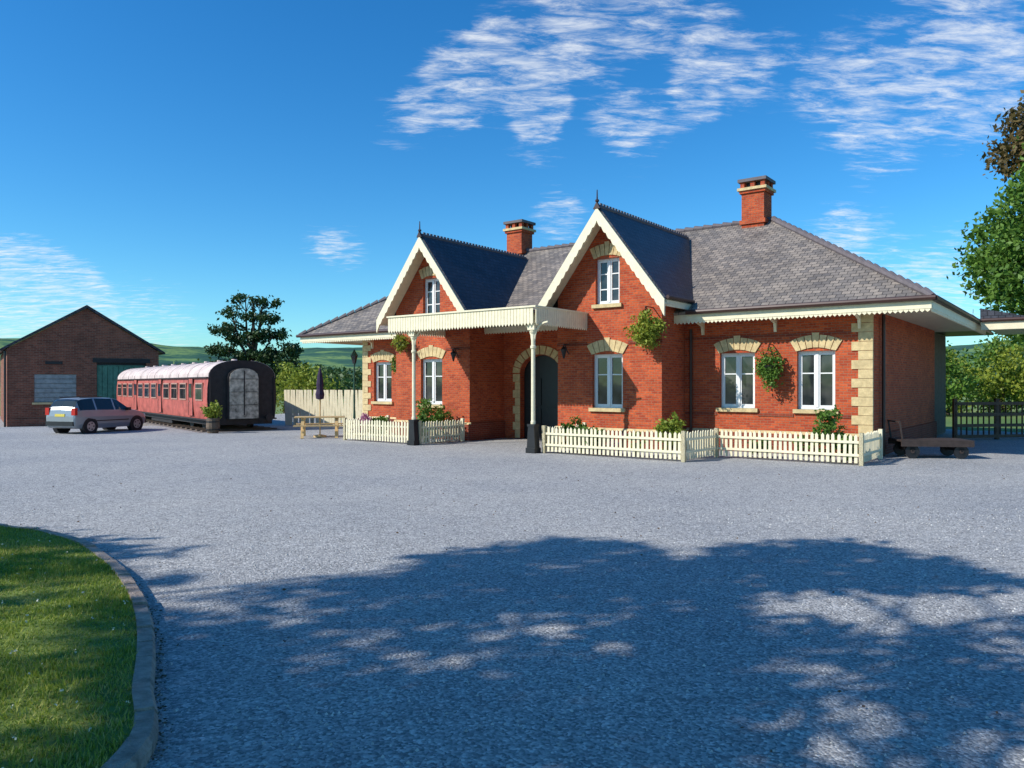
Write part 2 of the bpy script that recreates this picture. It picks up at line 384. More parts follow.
def gable(c,side):
    s0,s1=c-1.5,c+1.5; v=-1.3
    zt=3.6
    lo=(c-.435,c+.435,1.02,2.38); up=(c-.345,c+.345,3.64,4.80)
    wallrect(s0,s1,0,zt,v,[lo]); window(*lo,v,bars=1)
    def zr(s): return 5.98-abs(s-c)*SL-.10
    def pr(pts): wall.prism([(-a,b_) for a,b_ in pts],'y',v,v+T)
    pr([(s0,zt),(up[0],zt),(up[0],zr(up[0])),(s0,zr(s0))])
    pr([(s1,zt),(up[1],zt),(up[1],zr(up[1])),(s1,zr(s1))])
    wall.box(-up[1],-up[0],v,v+T,zt,up[2])
    pr([(up[0],up[3]),(up[1],up[3]),(up[1],zr(up[1])),(c,zr(c)),(up[0],zr(up[0]))])
    window(*up,v,bars=2)
    wall.box(-s0-T,-s0,v+T,.0 if side=='R' else .3,0,3.66); wall.box(-s1,-s1+T,v+T,.3,0,3.66)
    rf=MB(); e=1.82
    for sg in(-1,1):
        pts=[(-c,6.04),(-c+sg*e,6.04-e*SL),(-c+sg*e,6.04-e*SL-.07),(-c,6.04-.12)]
        rf.prism(pts,'y',-1.76,3.55)
    rf.build('gable_roof',[M['slate_shade']],bd)
    bb=MB()
    for sg in(-1,1):
        n=14
        for i in range(n*4):
            t0=i/(n*4);t1=(i+1)/(n*4)
            def P(t,d): return (-c+sg*e*t,6.0-e*t*SL-d)
            def dd(t): return .34+.05*abs(math.sin(t*n*math.pi)) if t<.97 else .42
            bb.prism([P(t0,.02),P(t1,.02),P(t1,dd(t1)),P(t0,dd(t0))],'y',-1.83,-1.775)
        bb.obox((-c,-1.775+.24,5.86),(-c+sg*e,-1.775+.24,5.86-e*SL),.46,.03)
        bb.box(-c+sg*(e-.02)-.02,-c+sg*(e-.02)+.02,-1.7,-.2,3.45,3.63)
    bb.build('bargeboards',[M['cream']],bd)
    fn=MB(); fn.cyl((-c,-1.80,5.9),(-c,-1.80,6.42),.03,.012,8); fn.lathe([(.0,-.05),(.05,-.02),(.05,.02),(.0,.05)],(-c,-1.80,6.15),8); fn.prism([(-c-.1,5.95),(-c,6.12),(-c+.1,5.95)],'y',-1.84,-1.76)
    fn.build('finial',[M['gut']],bd)
    rd=MB(); 
    rd.cyl((-c,-1.72,6.02),(-c,3.45,6.02),.055,n=8)
    for i in range(34): 
        y=-1.65+i*.15; rd.box(-c-.012,-c+.012,y,y+.09,6.06,6.12)
    rd.build('ridge_tiles',[M['ridge']],bd)
    gg=MB(); 
    for sg in(-1,1): gg.cyl((-c+sg*(e+.05),-1.75,3.66),(-c+sg*(e+.05),-.3,3.66),.045,n=8)
    gg.build('gable_gutter',[M['gut']],bd)
gable(5.9,'R'); gable(11.95,'L')
dc=9.1; dw=.72; spring=1.95
v=.3; s0,s1=7.4,10.45
wall.box(-s1,-(dc+dw),v,v+T,0,3.3); wall.box(-(dc-dw),-s0,v,v+T,0,3.3)
for i in range(12):
    a0=math.pi*i/12;a1=math.pi*(i+1)/12
    x0=dc+math.cos(a0)*dw;x1=dc+math.cos(a1)*dw
    wall.prism([(-x0,spring+math.sin(a0)*dw*.75),(-x1,spring+math.sin(a1)*dw*.75),(-x1,3.3),(-x0,3.3)],'y',v,v+T)
    r1=dw+.02;r2=dw+.27
    f=lambda a,r:(-(dc+math.cos(a)*r),spring+math.sin(a)*r*(.75*dw/r+ (r-dw)/r if r>dw else .75))
    st.prism([f(a0+.02,r1),f(a1-.02,r1),f(a1-.02,r2),f(a0+.02,r2)],'y',v-.03,v+.02)
for k in range(8):
    z=.02+k*.24; ww=.26 if k%2 else .18
    for sg in(-1,1):
        a=dc+sg*(dw+.005); b_=dc+sg*(dw+ww); st.box(-a,-b_,v-.025,v+.02,z,z+.23)
dr=MB(); dr.box(-(dc+dw),-(dc-dw),v+.2,v+.25,0,2.7); 
for q in(-.36,.36):
    dr.box(-(dc+q)-.27,-(dc+q)+.27,v+.17,v+.2,.15,.9); dr.box(-(dc+q)-.27,-(dc+q)+.27,v+.17,v+.2,1.0,1.8)
dr.build('front_door',[M['door']],bd)
wall.build('brick_walls',[M['brick']],bd)
for k in range(13):
    z=.52+k*.205
    if z>3.0: break
    a=.42 if k%2 else .28
    st.box(-a,.02,-.025,.05,z,z+.195)
    st.box(-16.42,-16.4+ (.4 if k%2 else .25),-.025,.05,z,z+.195)
st.build('stone_dressings',[M['stone']],bd)
fr.build('window_frames',[M['white']],bd); gl.build('window_glass',[M['glass']],bd)
pl=MB()
def pbox(s0,s1,v0,v1): 
    pl.box(-s1,-s0,v0,v1,0,.46,0); pl.prism([(v0,.46),(v1,.46),(v1,.52),(v0+.05 if v0<v1 else v0,.52)],'x',-s1,-s0,1)
pbox(-.06,4.34,-.06,-.003); pl.box(.003,.06,-.003,8.2,0,.50,0)
for c in(5.9,11.95): pbox(c-1.56,c+1.56,-1.36,-1.303); pl.box(-(c-1.5)+.003,-(c-1.5)+.06,-1.303,.0 if c<7 else .3,0,.5,0)
pbox(13.5,16.46,-.06,-.003)
pl.build('plinth',[M['brick2'],M['stone']],bd)
sc_=MB()
sc_.box(-2.52,-1.69,-.02,-.002,.86,.93); sc_.box(-.69,-.43,-.02,-.002,.86,.93); sc_.box(-4.38,-3.55,-.02,-.002,.86,.93)
for c in(5.9,11.95): sc_.box(-(c+1.51),-(c+.6),-1.32,-1.302,2.62,2.70); sc_.box(-(c-.6),-(c-1.515),-1.32,-1.302,2.62,2.70)
sc_.box(-4.38,-.43,-.02,-.002,2.74,2.80); sc_.build('brick_string_course',[M['brick2']],bd)
E0,E1=-1.28,19.1; V0,V1=-.65,9.05; ZE=3.38; RV=4.2; RZ=ZE+.622*(RV-V0); R0=E0+(RV-V0); R1=E1-(RV-V0)
mr=MB()
pt=lambda s,v,z:(-s,v,z)
vs=[pt(E0,V0,ZE),pt(E1,V0,ZE),pt(E1,V1,ZE),pt(E0,V1,ZE),pt(R0,RV,RZ),pt(R1,RV,RZ)]
lo=[(x,y,z-.06) for x,y,z in vs[:4]]
mr.add(vs+lo,[(0,1,5,4),(1,2,5),(2,3,4,5),(3,0,4),(0,1,7,6),(1,2,8,7),(2,3,9,8),(3,0,6,9),(6,7,8,9)])
mr.build('main_roof',[M['slate']],bd)
rd=MB()
def tiles(a,b_):
    a=Vector(a);b_=Vector(b_);n=int((b_-a).length/.3)
    for i in range(n):
        p=a.lerp(b_,i/n);q=a.lerp(b_,(i+.93)/n); rd.cyl(p+Vector((0,0,.01)),q+Vector((0,0,.03)),.07,.10,8)
tiles(pt(R0,RV,RZ),pt(R1,RV,RZ)); tiles(vs[0],vs[4]); tiles(vs[1],vs[5]); tiles(vs[3],vs[4])
rd.build('hip_and_ridge_tiles',[M['ridge']],bd)
fa=MB()
fa.box(-E1+.06,-E0-.06,V0+.06,V1-.06,3.25,3.29)
fa.box(-E1+.03,-E0-.03,V0+.02,V0+.058,3.16,3.318); fa.box(-E0-.058,-E0-.02,V0+.06,V1-.06,3.16,3.318); fa.box(-E1+.02,-E1+.058,V0+.06,V1-.06,3.16,3.318)
k=E0+.1
while k<E1-.1:
    fa.prism([(-k-.045,3.16),(-k+.045,3.16),(-k+.045,3.13),(-k,3.09),(-k-.045,3.13)],'y',V0+.03,V0+.05); k+=.10
k=V0+.1
while k<V1-.1:
    fa.prism([(k-.045,3.16),(k+.045,3.16),(k+.045,3.13),(k,3.09),(k-.045,3.13)],'x',-E0-.05,-E0-.03); k+=.10
for s in(.25,2.1,3.9,14.0,15.9): fa.prism([(V0+.08,3.25),(0,3.25),(0,2.85),(-.06,2.85),(-.1,3.05),(V0+.08,3.17)],'x',-s-.03,-s+.03)
fa.build('fascia_and_soffit',[M['cream']],bd)
gt=MB(); gt.cyl(pt(E0-.06,V0-.05,3.37),pt(4.05,V0-.05,3.37),.055,n=8); gt.cyl(pt(13.8,V0-.05,3.37),pt(E1+.06,V0-.05,3.37),.055,n=8)
gt.cyl(pt(E0-.05,V0-.05,3.37),pt(E0-.05,V1,3.37),.055,n=8)
gt.cyl((-4.2,-.08,0),(-4.2,-.08,3.0),.04,n=8); gt.cyl((-13.6,-.08,0),(-13.6,-.08,3.0),.04,n=8); gt.cyl((.08,.75,0),(.08,.75,3.2),.04,n=8)
gt.build('gutters_and_downpipes',[M['gut']],bd)
for c,zt in((4.05,7.62),(12.75,7.50)):
    ch=MB(); w=.33
    ch.box(-c-w,-c+w,RV-w,RV+w,5.9,zt-.42,0); ch.box(-c-w-.05,-c+w+.05,RV-w-.05,RV+w+.05,6.3,6.42,0)
    ch.box(-c-w-.05,-c+w+.05,RV-w-.05,RV+w+.05,zt-.42,zt-.34,0); ch.box(-c-w-.1,-c+w+.1,RV-w-.1,RV+w+.1,zt-.34,zt-.26,3)
    for i in(-1,0,1):
        for j in(-1,0,1):
            if i or j: ch.box(-c+i*.3-.06,-c+i*.3+.06,RV+j*.3-.06,RV+j*.3+.06,zt-.26,zt-.09,0)
    ch.box(-c-.22,-c+.22,RV-.22,RV+.22,zt-.26,zt-.1,1)
    ch.box(-c-w-.09,-c+w+.09,RV-w-.09,RV+w+.09,zt-.09,zt,2)
    ch.build('chimney',[M['brick'],M['dark'],M['ridge'],M['stone']],bd)
pc=MB(); pc.box(-19.1,1.2,9.1,11.9,3.26,3.34,1); pc.box(1.36,2.5,6.6,11.9,3.26,3.34,0)
pc.prism([(1.36,3.36),(2.56,3.36),(2.56,3.42),(1.36,3.72)],'y',6.56,11.9,3)
pc.box(2.5,2.54,6.56,11.9,3.12,3.34,0); pc.box(1.38,2.5,6.56,6.597,3.12,3.34,0); pc.cyl((2.6,6.5,3.38),(2.6,11.9,3.38),.05,n=8,mi=1); pc.cyl((1.4,6.52,3.38),(2.6,6.52,3.38),.05,n=8,mi=1)
pc.box(-.3,-.1,8.2,11.0,0,3.25,1)
for k in range(9): pc.box(-.1,-.08,8.3+k*.3,8.3+k*.3+.27,.05,3.2,2)
for s in(-2.2,4,10,16): pc.cyl((-s,11.2,0),(-s,11.2,3.26),.08,n=10,mi=1)
pc.build('platform_canopy',[M['cream'],M['gut'],M['weather'],M['slate_shade']],bd)
cp=MB()
Cs0,Cs1,Cv=6.5,11.4,-3.6
cp.box(-Cs1+.03,-Cs0-.03,Cv+.03,-1.303,3.28,3.36,1); cp.box(-10.43,-7.42,-1.303,.29,3.28,3.36,1)
cp.box(-Cs1+.06,-Cs0-.06,Cv+.1,Cv+.18,3.12,3.28,0); cp.box(-Cs0-.16,-Cs0-.08,Cv+.2,-1.31,3.12,3.28,0)
bw=.095
n=int((Cs1-Cs0)/bw)
for i in range(n):
    x=-Cs1+i*bw+.004; x2=x+bw-.012; dz=random.uniform(-.006,.006)
    cp.prism([(x,3.42),(x2,3.42),(x2,3.06+dz),((x+x2)/2,3.0+dz),(x,3.06+dz)],'y',Cv,Cv+.022)
for side in(-Cs0,-Cs1):
    n=int((-1.31-Cv)/bw)
    for i in range(n):
        y=Cv+.03+i*bw+.004;y2=y+bw-.012
        cp.prism([(y,3.42),(y2,3.42),(y2,3.06),((y+y2)/2,3.0),(y,3.06)],'x',side-.011,side+.011)
cp.box(-Cs1-.03,-Cs0+.03,Cv-.03,Cv+.04,3.42,3.46); cp.box(-Cs0-.04,-Cs0+.03,Cv+.04,-1.31,3.42,3.46); cp.box(-Cs1-.03,-Cs1+.04,Cv+.04,-1.31,3.42,3.46)
cp.build('entrance_canopy',[M['cream'],M['gut']],bd)
po=MB()
for s in(6.68,10.6):
    x=-s;y=-3.42
    po.box(x-.13,x+.13,y-.13,y+.13,0,.12,1); po.prism([(x-.12,.12),(x+.12,.12),(x+.085,.62),(x-.085,.62)],'y',y-.095,y+.095,1)
    po.box(x-.105,x+.105,y-.105,y+.105,.62,.68,1)
    po.lathe([(.06,.68),(.06,.74),(.05,.76),(.048,2.45),(.07,2.47),(.07,2.52),(.05,2.54),(.05,2.8),(.085,2.86),(.085,2.9)],(x,y,0),12,0)
    po.box(x-.1,x+.1,y-.1,y+.1,2.9,3.12,0)
    for dx,dy in((1,0),(-1,0),(0,1)):
        for k in range(6):
            a0=math.pi/2*k/6;a1=math.pi/2*(k+1)/6
            p=lambda a:(x+dx*(.42-.38*math.cos(a)),y+dy*(.42-.38*math.cos(a)),2.68+.4*math.sin(a))
            po.obox(p(a0),p(a1),.03,.035)
po.build('canopy_posts',[M['cream'],M['dark']],bd)
ln=MB()
for s,v in((7.05,-1.3),(10.85,-1.3)):
    x=-s; ln.obox((x,v,2.65),(x,v-.25,2.65),.025,.025); ln.obox((x,v-.02,2.4),(x,v-.2,2.65),.02,.02)
    ln.lathe([(.04,0),(.09,.16),(.02,.24),(.01,.27)],(x,v-.25,2.36),6); ln.cyl((x,v-.25,2.28),(x,v-.25,2.36),.02,.04,6)
ln.build('wall_lanterns',[M['dark']],bd)

# ---------------- picket fences ----------------
def picket(name,pts,h=.62,sp=.105,pw=.06):
    e=empty(name,(P0[0],P0[1],0),ROT); mb=MB()
    for (s0,v0),(s1,v1) in zip(pts[:-1],pts[1:]):
        a=Vector((-s0,v0,0));b_=Vector((-s1,v1,0));d=(b_-a);Ln=d.length;d.normalize();nn=Vector((-d.y,d.x,0))
        for z in(.2,.46): mb.obox(a+Vector((0,0,z)),b_+Vector((0,0,z)),.03,.05)
        k=int(Ln/sp)
        for i in range(k+1):
            p=a+d*(i*Ln/k); tl=random.uniform(-.014,.014); w2=pw/2; hh=h+random.uniform(-.016,.016)
            v=[]
            for of in(nn*.017,nn*.035):
                v+=[p-d*w2+of+Vector((0,0,.04)),p+d*w2+of+Vector((0,0,.04)),p+d*(w2+tl)+of+Vector((0,0,hh-.04)),p+d*tl+of+Vector((0,0,hh)),p-d*(w2-tl)+of+Vector((0,0,hh-.04))]
            mb.add(v,[(0,1,2,3,4),(9,8,7,6,5)]+[(j,(j+1)%5,(j+1)%5+5,j+5) for j in range(5)])
        for p in(a,b_): mb.box(p.x-.04,p.x+.04,p.y-.04,p.y+.04,0,h+.03)
    mb.build('pickets_and_rails',[M['cream']],e)
picket('picket_fence',[(6.45,-1.5),(6.45,-3.3),(2.92,-3.3),(2.8,-1.85),(-.2,-1.85),(-.2,-.15)])
picket('picket_fence',[(10.5,-1.55),(10.5,-3.3),(13.5,-3.3),(13.9,-1.2)])
def bush(name,s,v,r,h,mat,n=60,z=0,ls=.045,lp=16):
    x,y=loc2w(s,v); e=empty(name,(x,y,z))
    mb=MB(); 
    for i in range(7):
        t=random.uniform(0,6.28); mb.cyl((0,0,0),(math.cos(t)*r*.5,math.sin(t)*r*.5,h*.6),.012,.005,5)
    mb.build('stems',[M['bark']],e)
    bl=[(0,0,h*.5,r,r,h*.4)]+[(random.uniform(-.6,.6)*r,random.uniform(-.6,.6)*r,h*random.uniform(.6,.95),r*.4,r*.4,h*.2) for i in range(3)]
    leaves('foliage',crown(bl,n,lp,r*.13,.4),ls,mat,e); return e
bush('garden_shrub',6.1,-2.6,.32,.85,M['leaf']); bush('garden_shrub',5.2,-2.9,.3,.6,M['leaf']); bush('garden_shrub',5.7,-2.9,.25,.7,M['leaf'])
bush('garden_shrub',3.5,-2.7,.33,1.05,M['leafy'],80); bush('garden_shrub',.55,-1.3,.36,1.1,M['leaf'],80); bush('garden_shrub',.1,-1.5,.2,.6,M['leaf'])
bush('garden_shrub',11.2,-2.0,.5,1.15,M['leaf'],90); bush('garden_shrub',10.9,-2.6,.35,.8,M['leaf']); bush('garden_shrub',4.3,-2.8,.2,.62,M['leafy'],30)
bush('garden_shrub',12.9,-2.6,.4,.7,M['leaf']); bush('flower_shrub',13.2,-2.9,.32,.8,M['flower'],50,ls=.035); bush('flower_shrub',4.7,-2.9,.25,.5,M['flower'],20,ls=.03)
bush('garden_shrub',2.0,-1.4,.22,.45,M['leaf'],30); bush('garden_shrub',1.3,-.5,.25,.5,M['leaf'],30)
def basket(s,v,z,rx,rz,mat,n,wallv):
    x,y=loc2w(s,v); e=empty('hanging_basket',(x,y,z),ROT)
    mb=MB(); mb.lathe([(.03,-.17),(.12,-.12),(.17,0),(.16,.01)],(0,0,-.05),10)
    mb.obox((0,wallv-v,.45),(0,0,.45),.02,.02); mb.obox((0,wallv-v,.2),(0,-.0,.45),.015,.015)
    for t in range(3): mb.cyl((.15*math.cos(t*2.1),.15*math.sin(t*2.1),-.04),(0,0,.45),.005,n=4)
    mb.build('basket_and_bracket',[M['dark']],e)
    leaves('foliage',crown([(0,0,-.05,rx,rx*.8,rz*.8),(.03,0,-.05-rz*.6,rx*.5,rx*.5,rz*.5)],n,16,.06,.3),.04,mat,e)
basket(4.62,-1.72,3.02,.46,.46,M['leafy'],170,-1.3)
basket(2.17,-.28,2.10,.26,.50,M['leaf'],90,0)
basket(12.95,-1.6,2.95,.26,.24,M['leafy'],60,-1.3)
basket(14.4,-.3,2.35,.24,.35,M['leaf'],50,0)

# ---------------- luggage trolley (right) ----------------
tx,ty=gp(930,457); e=empty('luggage_trolley',(tx,ty,0),math.radians(-8)); mb=MB()
for i in range(6): mb.box(-.74,.74,-.42+i*.14,-.42+i*.14+.13,.36,.40)
mb.box(-.74,.74,-.43,-.39,.26,.36); mb.box(-.74,.74,.39,.43,.26,.36)
for x in(-.5,.5):
    for y in(-.35,.35): mb.cyl((x,y-.03,.15),(x,y+.03,.15),.15,n=16,mi=1); mb.cyl((x,y-.05,.15),(x,y+.05,.15),.04,n=8,mi=0)
    mb.obox((x,-.4,.17),(x,.4,.17),.04,.04,1); mb.box(x-.06,x+.06,-.38,.38,.18,.27,1)
mb.obox((-.7,-.36,.4),(-.76,-.36,.8),.03,.03); mb.obox((-.7,.36,.4),(-.76,.36,.8),.03,.03)
mb.obox((-.76,-.38,.79),(-.76,.38,.79),.03,.03)
mb.build('trolley_frame',[simple('dark_wood',(.05,.035,.03),.7,.3,10),M['dark']],e)
fx_=MB(); e=empty('lattice_fence',(0,0,0))
a=Vector((12.9,22.4,0));b_=Vector((24,24.5,0)); n=8
for i in range(n+1):
    p=a.lerp(b_,i/n); fx_.obox(p,p+Vector((0,0,1.2)),.1,.1)
for z in(.1,.42,.74,1.06): fx_.obox(a+Vector((0,-.06,z)),b_+Vector((0,-.06,z)),.03,.09)
for i in range(60):
    p=a.lerp(b_,i/60); fx_.obox(p+Vector((0,-.03,.1)),p+Vector((0,-.03,1.08)),.05,.02)
fx_.build('posts_and_rails',[simple('creosoted_wood',(.13,.075,.045),.8,.3,10)],e)

# ---------------- railway coach ----------------
a_=Vector((-.606,.795)); ang=math.atan2(a_.y,a_.x)
cx,cy=gp(207,432)
M['maroon']=simple('maroon_paint',(.44,.10,.075),.55,.4,2.5)
M['croof']=simple('coach_roof',(.60,.49,.45),.8,.3,2.5)
M['cblack']=simple('coach_black',(.03,.024,.024),.6,.4)
M['door_w']=simple('weathered_white',(.46,.40,.32),.85,.7,6)
e=empty('railway_coach',(cx,cy,0),ang)
CL=15.6;CW=2.4
hw=CW/2
side=[(hw-.06,.38),(hw-.02,.7),(hw,1.1),(hw-.01,1.5),(hw-.05,1.85)]
roof=[(hw-.05,1.85)]
for i in range(1,9):
    t=math.pi/2*i/8; roof.append(((hw-.05)*math.cos(t)**.8 if i<8 else 0,1.9+.56*math.sin(t)))
full=[(-x,z) for x,z in side]+[(-x,z) for x,z in roof[1:-1]]+[(0,roof[-1][1])]+[(x,z) for x,z in reversed(roof[1:-1])]+[(x,z) for x,z in reversed(side)]
mb=MB(); n=len(full)
for i in range(n-1):
    p=full[i];q=full[i+1]; isroof=(p[1]>=1.85 and q[1]>=1.85)
    mb.add([(0,p[0]-CW/2,p[1]),(0,q[0]-CW/2,q[1]),(CL,q[0]-CW/2,q[1]),(CL,p[0]-CW/2,p[1])],[(0,1,2,3)],1 if isroof else 0)
mb.add([(0,p[0]-CW/2,p[1]) for p in full],[tuple(range(n))],2); mb.add([(CL,p[0]-CW/2,p[1]) for p in full],[tuple(range(n))],2)
mb.add([(0,full[0][0]-CW/2,full[0][1]),(0,full[-1][0]-CW/2,full[0][1]),(CL,full[-1][0]-CW/2,full[0][1]),(CL,full[0][0]-CW/2,full[0][1])],[(0,1,2,3)],2)
mb.build('coach_body',[M['maroon'],M['croof'],M['cblack']],e,recalc='weld')
dt=MB()
for y in(.0,-CW): dt.box(-.02,CL,y-.03,y+.03,1.84,1.88,1)
for ys,dr_ in((.0,1),(-CW,-1)):
    k=.5;i=0
    while k<CL-.9:
        if i%4==1:
            dt.box(k,k+.5,ys-.005,ys+.012*dr_,.5,1.82,0); dt.box(k+.08,k+.42,ys,ys+.03*dr_,1.15,1.65,2) 
            dt.box(k-.03,k-.005,ys-.01,ys+.02*dr_,.5,1.82,1); dt.box(k+.505,k+.53,ys-.01,ys+.02*dr_,.5,1.82,1); dt.box(k+.4,k+.46,ys+.01*dr_,ys+.04*dr_,1.0,1.03,4)
            k+=.85
        else:
            dt.box(k,k+.88,ys-.01*dr_,ys+.022*dr_,1.05,1.68,4); dt.box(k+.05,k+.83,ys-.01*dr_,ys+.03*dr_,1.10,1.63,2)
            dt.box(k+.05,k+.83,ys+.005*dr_,ys+.036*dr_,1.46,1.49,4)
            k+=1.25
        i+=1
    dt.box(0,CL,ys-.02,ys+.015,.38,.43,1)
yc=-CW/2
pts=[(yc-.55,.42),(yc+.55,.42),(yc+.55,1.85)]+[(yc+.55*math.cos(t),1.88+.32*math.sin(t)) for t in (.4,.8,1.2,1.57,1.94,2.34,2.74)]+[(yc-.55,1.85)]
dt.prism(pts,'x',-.16,-.0,1)
pts2=[(yc+(y-yc)*.9,z*.985+.02) for y,z in pts]; dt.prism(pts2,'x',-.19,-.162,3)
dt.box(-.2,-.19,yc-.02,yc+.02,.55,2.1,1); 
for z in(.9,1.35,1.8): dt.box(-.197,-.19,yc-.46,yc-.03,z,z+.02,1); dt.box(-.197,-.19,yc+.03,yc+.46,z,z+.02,1)
for y in(yc-.85,yc+.85): dt.cyl((-.3,y,.45),(0,y,.45),.05,n=10,mi=1); dt.cyl((-.33,y,.45),(-.3,y,.45),.13,n=14,mi=1); 
dt.obox((-.05,-.1,.5),(-.05,-.1,1.9),.04,.04,1); dt.obox((-.05,-CW+.1,.5),(-.05,-CW+.1,1.9),.04,.04,1)
for k in range(9): dt.cyl((.9+k*1.7,yc,2.42),(.9+k*1.7,yc,2.53),.12,.1,10,5)
for k in range(13): 
    for j in range(len(roof)-2):
        for sg in(1,-1):
            p=roof[j];q=roof[j+1]; dt.obox((k*1.3+.02,sg*p[0]+yc,p[1]+.005),(k*1.3+.02,sg*q[0]+yc,q[1]+.005),.03,.012,5)
dt.box(.0,CL,-CW+.15,-.15,.22,.38,1); 
for k in(1.6,3.2,12.0,13.6):
    for y in(-.4,-CW+.4): dt.cyl((k,y-.05,.30),(k,y+.05,.30),.30,n=18,mi=1)
for k in(2.4,12.8): dt.box(k-1.2,k+1.2,-.3,-.2,.22,.42,1)
dt.box(5.5,9,-.5,-.2,.08,.38,1)
dt.build('coach_details',[M['maroon'],M['cblack'],M['glass'],M['door_w'],simple('coach_window_frame',(.45,.25,.19),.5,.2),M['croof']],e)
mb=MB()
for k in range(24): mb.box(.2+k*.66,.42+k*.66,-CW-.1,.1,0,.05)
mb.box(-.3,CL+.5,-CW-.3,.3,-.7,.0,1)
mb.build('track_bed',[M['weather'],simple('ballast',(.20,.17,.15),.9,.4,12,.6)],e)
bx,by=gp(213,433); e=empty('barrel_planter',(bx,by,0)); mb=MB()
mb.lathe([(.17,0),(.22,.2),(.2,.5),(.17,.5),(.16,.44)],(0,0,0),14); mb.lathe([(.21,.1),(.225,.1),(.232,.14),(.21,.14)],(0,0,0),14,1); mb.lathe([(.21,.36),(.222,.36),(.22,.4),(.2,.4)],(0,0,0),14,1)
mb.build('barrel',[M['weather'],M['dark']],e); leaves('foliage',crown([(0,0,.75,.27,.27,.3)],45,14,.06,.3),.05,M['leafy'],e)

# ---------------- car ----------------
M['carp']=simple('car_paint',(.30,.32,.34),.28,.04,2,metal=.35,spec=.6)
M['tyre']=simple('tyre',(.02,.02,.02),.8,.2)
M['rim']=simple('alloy',(.45,.45,.46),.3,.1,metal=.7)
m,nt,b=newmat('tail_light'); b.inputs['Base Color'].default_value=(.5,.015,.01,1); b.inputs['Roughness'].default_value=.2; M['tail']=m
m,nt,b=newmat('number_plate'); b.inputs['Base Color'].default_value=(.7,.55,.08,1); M['plate']=m
m,nt,b=newmat('car_glass'); b.inputs['Base Color'].default_value=(.02,.025,.03,1); b.inputs['Roughness'].default_value=.06; M['cglass']=m
rx_,ry_=gp(86,433.5); 
phi=math.radians(72)
ctr=Vector((rx_,ry_))+Vector((math.cos(phi),math.sin(phi)))*1.05+Vector((-math.sin(phi),math.cos(phi)))*.55
e=empty('parked_car',(ctr.x,ctr.y,0),phi,.79)
St=[(-1.97,.42,.70,.74,.70,.62),(-1.93,.27,.93,.99,.77,.70),(-1.86,.25,.96,1.12,.79,.68),(-1.72,.22,.97,1.36,.81,.63),(-1.62,.22,.975,1.43,.82,.61),(-1.5,.2,.98,1.46,.825,.61),(-.95,.2,.98,1.49,.83,.61),(-.87,.2,.98,1.492,.83,.61),(.02,.2,.96,1.475,.83,.61),(.10,.2,.96,1.465,.83,.61),(.38,.2,.95,1.41,.83,.59),(.95,.2,.93,1.03,.82,.66),(1.08,.2,.92,.975,.82,.7),(1.5,.22,.84,.90,.80,.66),(1.82,.26,.70,.77,.74,.60),(1.93,.30,.60,.64,.68,.55),(1.97,.40,.52,.55,.60,.5)]
mb=MB(); sec=[]
for x,zb,zl,zt,w,wt in St:
    h=[(w*.92,zb),(w*1.0,zb+(zl-zb)*.25),(w*1.02,zb+(zl-zb)*.65),(w*.985,zl),(wt,zt-.035),(wt*.8,zt-.004),(0,zt+.012)]
    sec.append([(x,y,z) for y,z in h]+[(x,-y,z) for y,z in reversed(h[:-1])])
n=len(sec[0])
for i in range(len(sec)-1):
    for j in range(n-1):
        mi=0
        if j in(3,8) and 3<=i<=10 and i not in(6,8): mi=1
        if j in(4,5,6,7) and (i in(2,3) or i==10): mi=1
        mb.add([sec[i][j],sec[i][j+1],sec[i+1][j+1],sec[i+1][j]],[(0,1,2,3)],mi)
mb.add(sec[0],[tuple(range(n))]); mb.add(sec[-1],[tuple(range(n))])
mb.add([q for s_ in sec for q in (s_[0],s_[-1])],[(2*i,2*i+1,2*i+3,2*i+2) for i in range(len(sec)-1)])
mb.build('car_body',[M['carp'],M['cglass']],e,False,recalc='weld')
mb=MB()
for x in(-1.22,1.27):
    for y in(-1,1):
        mb.cyl((x,y*.62,.30),(x,y*.84,.30),.37,n=24,mi=1); mb.cyl((x,y*.64,.30),(x,y*.856,.30),.30,n=24,mi=0); mb.cyl((x,y*.7,.30),(x,y*.862,.30),.2,n=20,mi=2)
        for k in range(5):
            t=k*1.2566; mb.cyl((x+.13*math.cos(t),y*.866,.3+.13*math.sin(t)),(x+.13*math.cos(t),y*.86,.3+.13*math.sin(t)),.035,n=8,mi=1)
for y in(-1,1):
    mb.box(-1.965,-1.84,y*.60,y*.80,.78,1.08,3); mb.box(1.75,1.9,y*.45,y*.70,.60,.72,5)
    mb.box(.62,.78,y*.84,y*1.0,.92,1.05,1)
    mb.box(-1.4,.8,y*.835,y*.85,.50,.54,1)
mb.box(-2.01,-1.92,-.72,.72,.34,.52,1); mb.box(-1.985,-1.955,-.26,.26,.72,.83,4); mb.box(1.9,2.0,-.66,.66,.3,.45,1); mb.box(-1.5,-.4,-.56,-.53,1.49,1.53,1); mb.box(-1.5,-.4,.53,.56,1.49,1.53,1)
mb.build('wheels_and_trim',[M['tyre'],M['dark'],M['rim'],M['tail'],M['plate'],M['white']],e)

